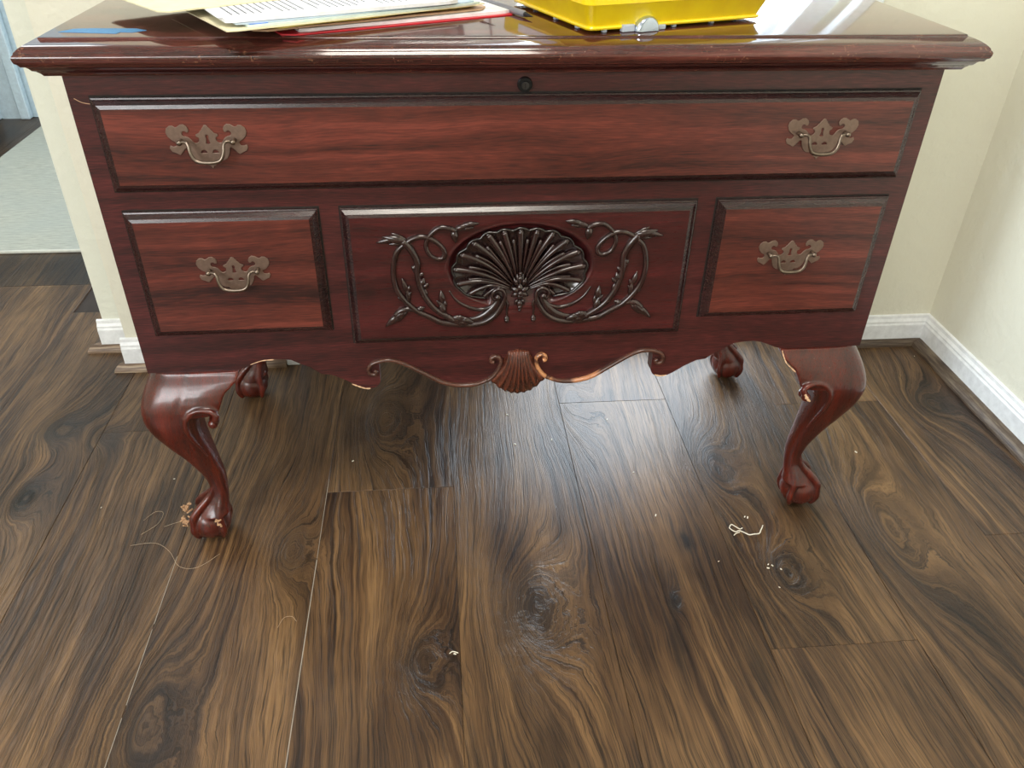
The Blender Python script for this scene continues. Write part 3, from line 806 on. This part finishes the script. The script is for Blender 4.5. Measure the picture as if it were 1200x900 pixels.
# ------------------------------------------------------------------ cabriole legs
AO = [(.345, .559), (.334, .560), (.315, .570), (.295, .5785), (.275, .5835), (.255, .581), (.235, .574), (.205, .5575), (.17, .537), (.13, .5195), (.105, .5130), (.085, .5125), (.070, .520), (.056, .534)]
AI = [(.345, .462), (.334, .462), (.30, .470), (.275, .486), (.26, .4955), (.245, .499), (.23, .5000), (.195, .4955), (.16, .490), (.12, .4850), (.085, .4855), (.070, .487), (.056, .486)]
BO = [(.345, .002), (.334, .004), (.318, .016), (.300, .027), (.280, .034), (.260, .0365), (.235, .034), (.205, .027), (.17, .018), (.13, .010), (.105, .010), (.085, .013), (.070, .021), (.056, .030)]
def leg_mesh():
    bm = bmesh.new(); rings = []
    zs = [.340-.004*i for i in range(72)]
    for z in zs:
        ao, ai, bo = interp(AO, z), interp(AI, z), interp(BO, z)
        th = ao-ai; cx = (ao+ai)/2; bi = bo-th*1.0
        if z < .12: bi = bo-th
        cy = (bo+bi)/2; rx = th/2; ry = (bo-bi)/2
        e = 3.2 if z > .2 else (3.2-(.2-z)/.12*1.0 if z > .08 else 2.2)
        ring = []
        for k in range(28):
            a = 2*PI*k/28; c, s = math.cos(a), math.sin(a)
            ring.append((cx+rx*math.copysign(abs(c)**(2/e), c), -(cy+ry*math.copysign(abs(s)**(2/e), s)), z))
        rings.append(ring)
    loft(bm, rings)
    # knee brackets: one along the front, one along the side
    def bracket(flip):
        inner = [(.338, .4265), (.330, .4268), (.320, .4310), (.312, .4400), (.303, .4500), (.292, .4555), (.280, .4600), (.270, .4660)]
        R = []
        for z, xi in inner:
            bo = interp(BO, z); ao_core = interp(AI, z)+.040
            ring = []
            K = 8
            for k in range(K+1):
                u = k/K; x = ao_core+(xi-ao_core)*u
                f = bo*(1-.30*max(0, u-.35)**1.5)
                ring.append((x, -f))
            thick = .024
            for k in range(K, -1, -1):
                x, y = ring[k]; ring.append((x, y+thick))
            if flip:  # mirror across the diagonal so it runs along the side
                nr = []
                for (x, y) in ring:
                    a = .56-x; b = -y
                    nr.append((.56+(b-.003)*.75, a+.0))
                ring = nr
            R.append([(x, y, z) for x, y in ring])
        loft(bm, R)
    bracket(False); bracket(True)
    # volute and raised scroll line on the front and on the side
    def scroll(fn):
        line = [(.4680, .2660), (.4645, .2740), (.4700, .2800), (.4800, .2830), (.4920, .2830), (.5030, .2775), (.5110, .2660), (.5130, .2500), (.5090, .2300), (.5020, .2080), (.4960, .1850)]
        rd = [.0050, .0052, .0046, .0042, .0042, .0040, .0038, .0034, .0030, .0024, .0016]
        pts = []
        for i, (x, z) in enumerate(line):
            b = interp(BO, z); pts.append(fn(x, b-.0005, z))
        sweep(bm, pts, rd, n=4, seg=10)
        p = fn(.4720, interp(BO, .262)-.003, .2590); ball(bm, p, .0078, seg=14, rng=10)
        p = fn(.4720, interp(BO, .262)-.014, .2590); ball(bm, p, .0085, seg=14, rng=10)
    scroll(lambda x, b, z: (x, -b, z))
    scroll(lambda x, b, z: (.56+(b-.010)*.62, (.56-x)-.003, z))
    # ball
    BC = (.5235, -.0015, .0325)
    bmesh.ops.create_uvsphere(bm, u_segments=28, v_segments=20, radius=1, matrix=Matrix.Translation(BC) @ Matrix.Diagonal((.0330, .0330, .0325, 1)))
    # webbing between ankle and ball
    loft(bm, [[(cx+rr*math.cos(2*PI*k/24), cy+rr*math.sin(2*PI*k/24), z) for k in range(24)] for (cx, cy, z, rr) in
              ((.4990, .0030, .105, .0120), (.5010, .0025, .090, .0140), (.5070, .0015, .076, .0185), (.5140, .0005, .064, .0235), (.5190, -.0005, .054, .0270), (.5210, -.0010, .047, .0270))])
    # talons
    for k in range(4):
        a = PI/4+k*PI/2; c, s = math.cos(a), math.sin(a)
        P = []
        ax, ay = .499, .0025
        for (rr, z, w) in ((.009, .110, .0050), (.013, .090, .0056), (.0225, .072, .0062), (.0305, .056, .0066), (.0335, .043, .0052), (.0345, .030, .0064), (.0320, .017, .0050), (.0275, .0070, .0028)):
            m_ = min(1, max(0, (.100-z)/.040)); cx = ax+(BC[0]-ax)*m_; cy = ay+(BC[1]-ay)*m_
            P.append(((cx+rr*c, cy+rr*s, z), w))
        sweep(bm, [p for p, w in P], [w for p, w in P], n=4, seg=10)
    me = bpy.data.meshes.new('leg_raw'); bmesh.ops.recalc_face_normals(bm, faces=bm.faces); bm.to_mesh(me); bm.free()
    o = bpy.data.objects.new('leg_raw', me); COL.objects.link(o)
    md = o.modifiers.new('r', 'REMESH'); md.mode = 'VOXEL'; md.voxel_size = .0019; md.use_smooth_shade = True
    sm = o.modifiers.new('s', 'SMOOTH'); sm.factor = .5; sm.iterations = 5
    dg = bpy.context.evaluated_depsgraph_get(); dg.update()
    out = bpy.data.meshes.new_from_object(o.evaluated_get(dg)); bpy.data.objects.remove(o, do_unlink=True)
    for v in out.vertices:
        if v.co.z > Z0-.0002: v.co.z = Z0-.0002
        if v.co.z < .0003: v.co.z = .0003
    for p in out.polygons: p.use_smooth = True
    out.materials.clear(); out.materials.append(M_leg); out.name = 'leg'
    return out
LEG = leg_mesh()
def mirrored(me, sx, sy, dy):
    m = me.copy(); m.transform(Matrix.Diagonal((sx, sy, 1, 1))); m.transform(Matrix.Translation((0, dy, 0)))
    if sx*sy < 0: m.flip_normals()
    return m
for sx, sy, dy in ((-1, 1, 0), (1, 1, 0), (-1, -1, .412), (1, -1, .412)):
    o = bpy.data.objects.new('leg', mirrored(LEG, sx, sy, dy)); COL.objects.link(o); o.parent = chest
# chipped raw wood on the front left claw
M_raw = plain('raw_splintered_wood', (.50, .30, .17), .8, bumpy=.8, bscale=300)
bm = bmesh.new(); rnd = random.Random(3)
for (x, y, z, r, n) in ((-.557, -.008, .066, .0065, 16), (-.559, -.014, .044, .0075, 22), (-.504, -.027, .050, .0055, 16)):
    for i in range(n):
        c = (x+rnd.uniform(-r, r), y+rnd.uniform(-r, r)*.6, z+rnd.uniform(-r, r)*1.4)
        q = Quaternion((rnd.random(), rnd.random(), rnd.random()), rnd.uniform(0, 3)).to_matrix().to_4x4()
        add_box(bm, -.0035, .0035, -.0014, .0014, -.0012, .0012, .0004, Matrix.Translation(c) @ q)
sw = mesh_obj('splintered_wood', bm, M_raw, chest); sw['kind'] = 'stuff'; sw['label'] = 'pale splintered raw wood on the gnawed front left claw'

# small chips down to pale wood and a scratch in the finish
rnd = random.Random(9)
M_chip = plain('chipped_pale_wood', (.72, .46, .28), .7)
def chips(name, line, w, seg=6, flat=.5):
    bm = bmesh.new(); P, R = cr(line, w, 5)
    R = [r*rnd.uniform(.45, 1.15) for r in R]; R[0] *= .3; R[-1] *= .3
    sweep(bm, P, R, raw=True, seg=seg); o = mesh_obj(name, bm, M_chip, chest); o['label'] = 'pale chipped wood'
chips('chipped_edge', [(-.2600, -.0003, .2995), (-.2500, -.0004, .2945), (-.2400, -.0004, .2902), (-.2320, -.0004, .2900)], .0013)
chips('chipped_edge', [(.2230, -.0003, .2935), (.2330, -.0004, .2905), (.2430, -.0004, .2918)], .0013)
chips('chipped_edge', [(-.4080, -.0003, .3425), (-.3900, -.0003, .3487), (-.3720, -.0003, .3500)], .0008)
chips('chipped_edge', [(.4275, -.0040, .3330), (.4285, -.0130, .3260), (.4320, -.0200, .3180), (.4400, -.0235, .3110), (.4480, -.0260, .3040)], .0013)
chips('chipped_edge', [(.4655, -.0410, .2700), (.4700, -.0435, .2620), (.4760, -.0430, .2570)], .0028)
bm = bmesh.new(); sweep(bm, [(-.5532, -.0002, .7372), (-.5455, -.0002, .7325), (-.5362, -.0002, .7305)], .0004, seg=5)
sc_ = mesh_obj('scratch', bm, M_chip, chest); sc_['label'] = 'pale curved scratch'

# ------------------------------------------------------------------ things on the lid
ZL = .8100
def sheet(name, m, corner, ang, w, h, z0, th, label=None, cat=None, wav=0.0, parent=None, rc=.004, nx=24, ny=4, droop=0.0, ret=False):
    """flat rectangular sheet/folder: front-left corner, angle of the front edge, width, depth"""
    bm = bmesh.new(); c, s = math.cos(ang), math.sin(ang); top = []; bot = []
    for j in range(ny+1):
        r1 = []; r0 = []
        for i in range(nx+1):
            u, v = i/nx, j/ny; X = u*w; Y = v*h
            ex = 0
            if j == 0 or j == ny:
                dd = min(X, w-X)
                if dd < rc: ex = rc-math.sqrt(max(0, rc*rc-(rc-dd)**2))
            Y2 = Y+(ex if j == 0 else -ex if j == ny else 0)
            zz = z0+wav*math.sin(u*9+v*3)*math.sin(u*4.3+1)+abs(wav) - droop*(1-v)*(1-u)*0
            x = corner[0]+X*c-Y2*s; y = corner[1]+X*s+Y2*c
            r0.append(bm.verts.new((x, y, zz))); r1.append(bm.verts.new((x, y, zz+th)))
        top.append(r1); bot.append(r0)
    for j in range(ny):
        for i in range(nx):
            bm.faces.new((top[j][i], top[j][i+1], top[j+1][i+1], top[j+1][i])); bm.faces.new((bot[j][i], bot[j+1][i], bot[j+1][i+1], bot[j][i+1]))
    for i in range(nx):
        bm.faces.new((top[0][i], bot[0][i], bot[0][i+1], top[0][i+1])); bm.faces.new((top[ny][i+1], bot[ny][i+1], bot[ny][i], top[ny][i]))
    for j in range(ny):
        bm.faces.new((top[j+1][0], bot[j+1][0], bot[j][0], top[j][0])); bm.faces.new((top[j][nx], bot[j][nx], bot[j+1][nx], top[j+1][nx]))
    o = mesh_obj(name, bm, m, parent)
    if label: tag(o, label, cat)
    return o
A = math.radians
M_red = plain('red_card', (.62, .02, .035), .35); M_tan = plain('tan_card', (.60, .40, .26), .7); M_yel = plain('yellow_card', (.72, .60, .10), .6)
M_cream = plain('cream_card', (.80, .74, .50), .65); M_paper = plain('white_paper', (.82, .83, .86), .7); M_mint = plain('pale_green_paper', (.60, .70, .64), .7)
M_bluep = plain('pale_blue_paper', (.46, .56, .66), .7)
rf = sheet('red_folder', M_red, (-.290, -.0195), A(25.7), .327, .235, ZL, .0016, 'red folder at the bottom of the paper stack on the chest lid', 'folder', rc=.010)
sheet('folder_pages', M_paper, (-.272, -.0060), A(26.2), .298, .22, ZL+.0017, .0038, 'white pages lying in the red folder under the tan one', 'paper', wav=.0003)
sheet('tan_folder', M_tan, (-.318, -.034), A(29.0), .322, .23, ZL+.0064, .0022, 'tan card folder between the red folder and the yellow one', 'folder', rc=.012, wav=.0005)
sheet('yellow_folder', M_yel, (-.298, -.036), A(33.5), .300, .225, ZL+.0098, .0018, 'crumpled yellow folder with a rippled edge in the paper stack', 'folder', wav=.0010, rc=.012)
cf = sheet('cream_folder', M_cream, (-.3425, -.0672), A(31.0), .350, .235, ZL+.0138, .0014, 'open cream folder holding the printed pages, corner over the lid edge', 'folder', rc=.003)
sheet('pale_green_paper', M_mint, (-.322, -.050), A(30.0), .315, .215, ZL+.0154, .0024, 'pale green sheets just above the cream folder', 'paper')
sheet('pale_blue_paper', M_bluep, (-.335, -.050), A(29.0), .318, .205, ZL+.0180, .0016, 'pale blue sheets under the printed white page', 'paper')
pp = sheet('white_pages', M_paper, (-.346, -.051), A(27.0), .300, .205, ZL+.0198, .0040, 'stack of white pages under the printed top page', 'paper', wav=.0002)
tp = sheet('printed_page', M_paper, (-.356, -.044), A(25.5), .300, .205, ZL+.0242, .0005, 'printed white page with rows of black text, top of the stack', 'paper')
# text rows run away from the viewer: thin broken strokes
bm = bmesh.new(); c_, s_ = math.cos(A(25.5)), math.sin(A(25.5)); rnd = random.Random(11)
def onpage(X, Y): return (-.356+X*c_-Y*s_, -.044+X*s_+Y*c_, ZL+.02478)
def stroke(X0_, Y0_, X1_, Y1_):
    q = [onpage(X0_, Y0_), onpage(X1_, Y0_), onpage(X1_, Y1_), onpage(X0_, Y1_)]
    bm.faces.new([bm.verts.new(p) for p in q])
X = .018
while X < .275:
    if not (.105 < X < .118 or .19 < X < .20):
        Y = .012 if rnd.random() < .7 else .03
        end = .19 if rnd.random() < .75 else rnd.uniform(.07, .15)
        while Y < end:
            L_ = rnd.uniform(.002, .008); stroke(X, Y, X+.0022, Y+L_); Y += L_+.0010
    X += .0085
mesh_obj('printed_text', bm, plain('black_ink', (.06, .06, .08), .7), tp)
sheet('manila_folder', M_cream, (-.4245, -.0200), A(38.0), .26, .21, ZL+.0250, .0016, 'cream folder lying across the top left of the stack, highest of all', 'folder', rc=.012)
# blue sticky flag
sheet('blue_flag', plain('blue_flag', (.02, .16, .70), .5), (-.322, -.0445), A(29), .022, .010, ZL+.0179, .0004, 'small blue page flag sticking out under the white pages', 'page flag', nx=4, ny=1, rc=0)
# blue painter's tape on the lid
M_tape = plain('blue_tape', (.07, .25, .50), .55, bumpy=.2, bscale=200)
bm = bmesh.new(); pl = [(-.5560, .0085), (-.5445, .0270), (-.5250, .0300), (-.4720, .0290), (-.4570, .0180), (-.4700, .0060), (-.4840, .0080), (-.4870, -.0005), (-.5200, .0040)]
prismz(bm, pl, ZL-.0002, ZL+.0002); tag(mesh_obj('painters_tape', bm, M_tape), "torn strip of blue painter's tape on the left end of the lid", 'tape')

# yellow case
YA = A(19.5)
case = empty('yellow_case', (.0763, -.0095, ZL), YA)
tag(case, 'bright yellow plastic case standing on the chest lid at its front edge', 'case')
M_case = plain('yellow_plastic', (1.0, .70, .004), .28, bscale=20, coat=.4)
M_clear = plain('smoky_clear_plastic', (.42, .47, .55), .12, spec=.8)
M_steel = plain('latch_steel', (.55, .62, .74), .16, metal=.9)
def rrect(x0, x1, y0, y1, r, z, n=5):
    p = []
    for cx, cy, a0 in ((x1-r, y0+r, -PI/2), (x1-r, y1-r, 0), (x0+r, y1-r, PI/2), (x0+r, y0+r, PI)):
        for i in range(n+1):
            a = a0+PI/2*i/n; p.append((cx+r*math.cos(a), cy+r*math.sin(a), z))
    return p
W_, D_ = .262, .225
bm = bmesh.new(); rings = []
for off, z, r in ((.010, .0040, .012), (-.0005, .0045, .010), (-.0015, .0065, .010), (-.0005, .0085, .010), (.0010, .0088, .010), (-.0090, .0330, .013), (-.0105, .0345, .014), (-.0120, .085, .016), (-.0105, .0985, .018), (.004, .104, .02)):
    rings.append(rrect(off, W_-off, off, D_-off, r, z))
loft(bm, rings)
mesh_obj('case_body', bm, M_case, case, smooth=True)
bm = bmesh.new()
add_box(bm, .055, .094, -.0119, -.0110, .046, .076); M_lab = plain('white_label', (.85, .86, .88), .5)
mesh_obj('label', bm, M_lab, case)
bm = bmesh.new(); add_box(bm, -.0119, -.0110, .050, .175, .044, .076); mesh_obj('label', bm, M_lab, case)
# clear rounded latch on the front, small feet under the rim
bm = bmesh.new()
rings = []
for y, r in ((.002, .0175), (-.006, .0170), (-.0095, .0150), (-.011, .0115)):
    ring = []
    for i in range(17):
        a = PI*i/16; ring.append((.081+r*math.cos(a), y, .0008+r*math.sin(a)))
    rings.append(ring)
loft(bm, rings)
mesh_obj('latch', bm, M_steel, case, smooth=True)
bm = bmesh.new(); add_box(bm, .046, .064, -.004, .004, .0002, .0090, .001)
mesh_obj('latch_tab', bm, M_clear, case)
bm = bmesh.new(); add_box(bm, .098, .110, -.004, .004, .0002, .006, .001); mesh_obj('latch_tab', bm, M_clear, case)
for x, y in ((.025, .006), (.054, .006), (.128, .006), (.190, .010), (.006, .040), (.006, .100), (.010, .17), (.235, .02), (.235, .20)):
    bm = bmesh.new(); add_box(bm, x-.003, x+.003, y-.003, y+.003, .0002, .0062, .0008); mesh_obj('foot', bm, M_clear, case)

# pens behind the folder corner
def pen(name, p0, p1, body, tipm, label, r=.0045):
    v = Vector(p1)-Vector(p0); L_ = v.length
    o = empty(name, p0); tag(o, label, 'pen')
    o.rotation_euler = v.to_track_quat('X', 'Z').to_euler()
    bm = bmesh.new(); sweep(bm, [(0.018, 0, 0), (.022, 0, 0), (L_-.002, 0, 0), (L_, 0, 0)], [r*.75, r, r, r*.7], raw=True, seg=12); mesh_obj('barrel', bm, body, o, smooth=True)
    bm = bmesh.new(); sweep(bm, [(0, 0, 0), (.003, 0, 0), (.018, 0, 0)], [.0006, .0012, r*.74], raw=True, seg=12); mesh_obj('tip', bm, tipm, o, smooth=True)
    return o
M_black = plain('black_plastic', (.015, .015, .018), .3); M_grey = plain('grey_plastic', (.20, .20, .22), .3)
pen('marker_pen', (.0165, .0800, ZL+.0050), (-.050, .215, ZL+.0052), M_grey, M_black, 'grey pen lying between the red folder and the yellow case')
pen('ballpoint_pen', (-.030, .108, ZL+.0305), (-.10, .235, ZL+.0305), M_black, M_black, 'black pen on the paper stack near the yellow case', r=.0035)

# ------------------------------------------------------------------ litter on the floor
M_thread = plain('white_thread', (.80, .74, .62), .8); M_hair = plain('light_hair', (.48, .36, .24), .5)
th = empty('thread', (.405, -.074, 0)); tag(th, 'tangled white thread on the floor in front of the right front foot', 'thread')
def fl(pts): return [(x-.405, y+.074, z) for x, y, z in pts]
for pts, r in (([(.3790, -.0600, .002), (.3835, -.0560, .004), (.3900, -.0610, .003), (.3960, -.0660, .002), (.4010, -.0645, .003)], .0009),
               ([(.3780, -.0610, .002), (.3800, -.0660, .002), (.3860, -.0720, .002), (.3930, -.0710, .003), (.4010, -.0750, .002), (.4080, -.0810, .002), (.4170, -.0810, .003), (.4270, -.0790, .002), (.4320, -.0720, .002), (.4360, -.0670, .004), (.4400, -.0600, .002)], .0010),
               ([(.3810, -.0800, .0015), (.3860, -.0760, .002), (.3930, -.0740, .002)], .0009)):
    bm = bmesh.new(); sweep(bm, fl(pts), r, n=5, seg=6); mesh_obj('strand', bm, M_thread, th, smooth='full')
hair = [([(-.655, .030, .001), (-.640, .050, .002), (-.625, .046, .002), (-.628, .020, .001), (-.650, -.005, .001)], 'pale hair looped on the floor left of the left front foot'),
        ([(-.66, -.030, .001), (-.62, -.028, .002), (-.59, -.050, .003), (-.565, -.085, .002), (-.535, -.088, .001), (-.505, -.060, .001)], 'long pale hair curving on the floor in front of the left foot'),
        ([(-.385, -.222, .001), (-.378, -.205, .002), (-.366, -.203, .002), (-.358, -.212, .001)], 'short pale hair on the floor below the left foot, nearest the viewer'),
        ([(-.615, .012, .001), (-.595, .020, .002), (-.575, .026, .001)], 'short straight hair on the floor beside the left front foot')]
for pts, lab in hair:
    bm = bmesh.new(); sweep(bm, pts, .00030, n=6, seg=5); tag(mesh_obj('hair', bm, M_hair, None, smooth='full'), lab, 'hair', 'loose hairs on the floor')
bm = bmesh.new()
for (x, y) in ((.4155, -.0350), (.4200, -.0375), (.418, -.150), (.424, -.153), (.415, -.158), (.436, -.162), (.419, -.200), (.336, -.137), (.70, .13), (-.30, .17), (.012, .30), (-.63, .14), (.24, .10), (-.74, .07), (-.115, -.290), (.095, .21), (.02, .20), (.22, .27), (1.0, .47), (.255, -.02)):
    q = Matrix.Rotation(rnd.uniform(0, 3), 4, 'Z'); s = rnd.uniform(.0008, .0018)
    add_box(bm, -s*1.6, s*1.6, -s*.7, s*.7, 0.0001, s, .0, Matrix.Translation((x, y, 0)) @ q)
tag(mesh_obj('crumbs', bm, M_thread), 'tiny pale crumbs scattered over the wooden floor', 'crumbs', kind='stuff')
bm = bmesh.new(); sweep(bm, [(-.1230, -.2890, .001), (-.118, -.2865, .002), (-.110, -.2890, .001)], .0007, n=4, seg=5)
tag(mesh_obj('wood_sliver', bm, M_thread), 'tiny pale sliver on the floor near the bottom centre', 'debris')
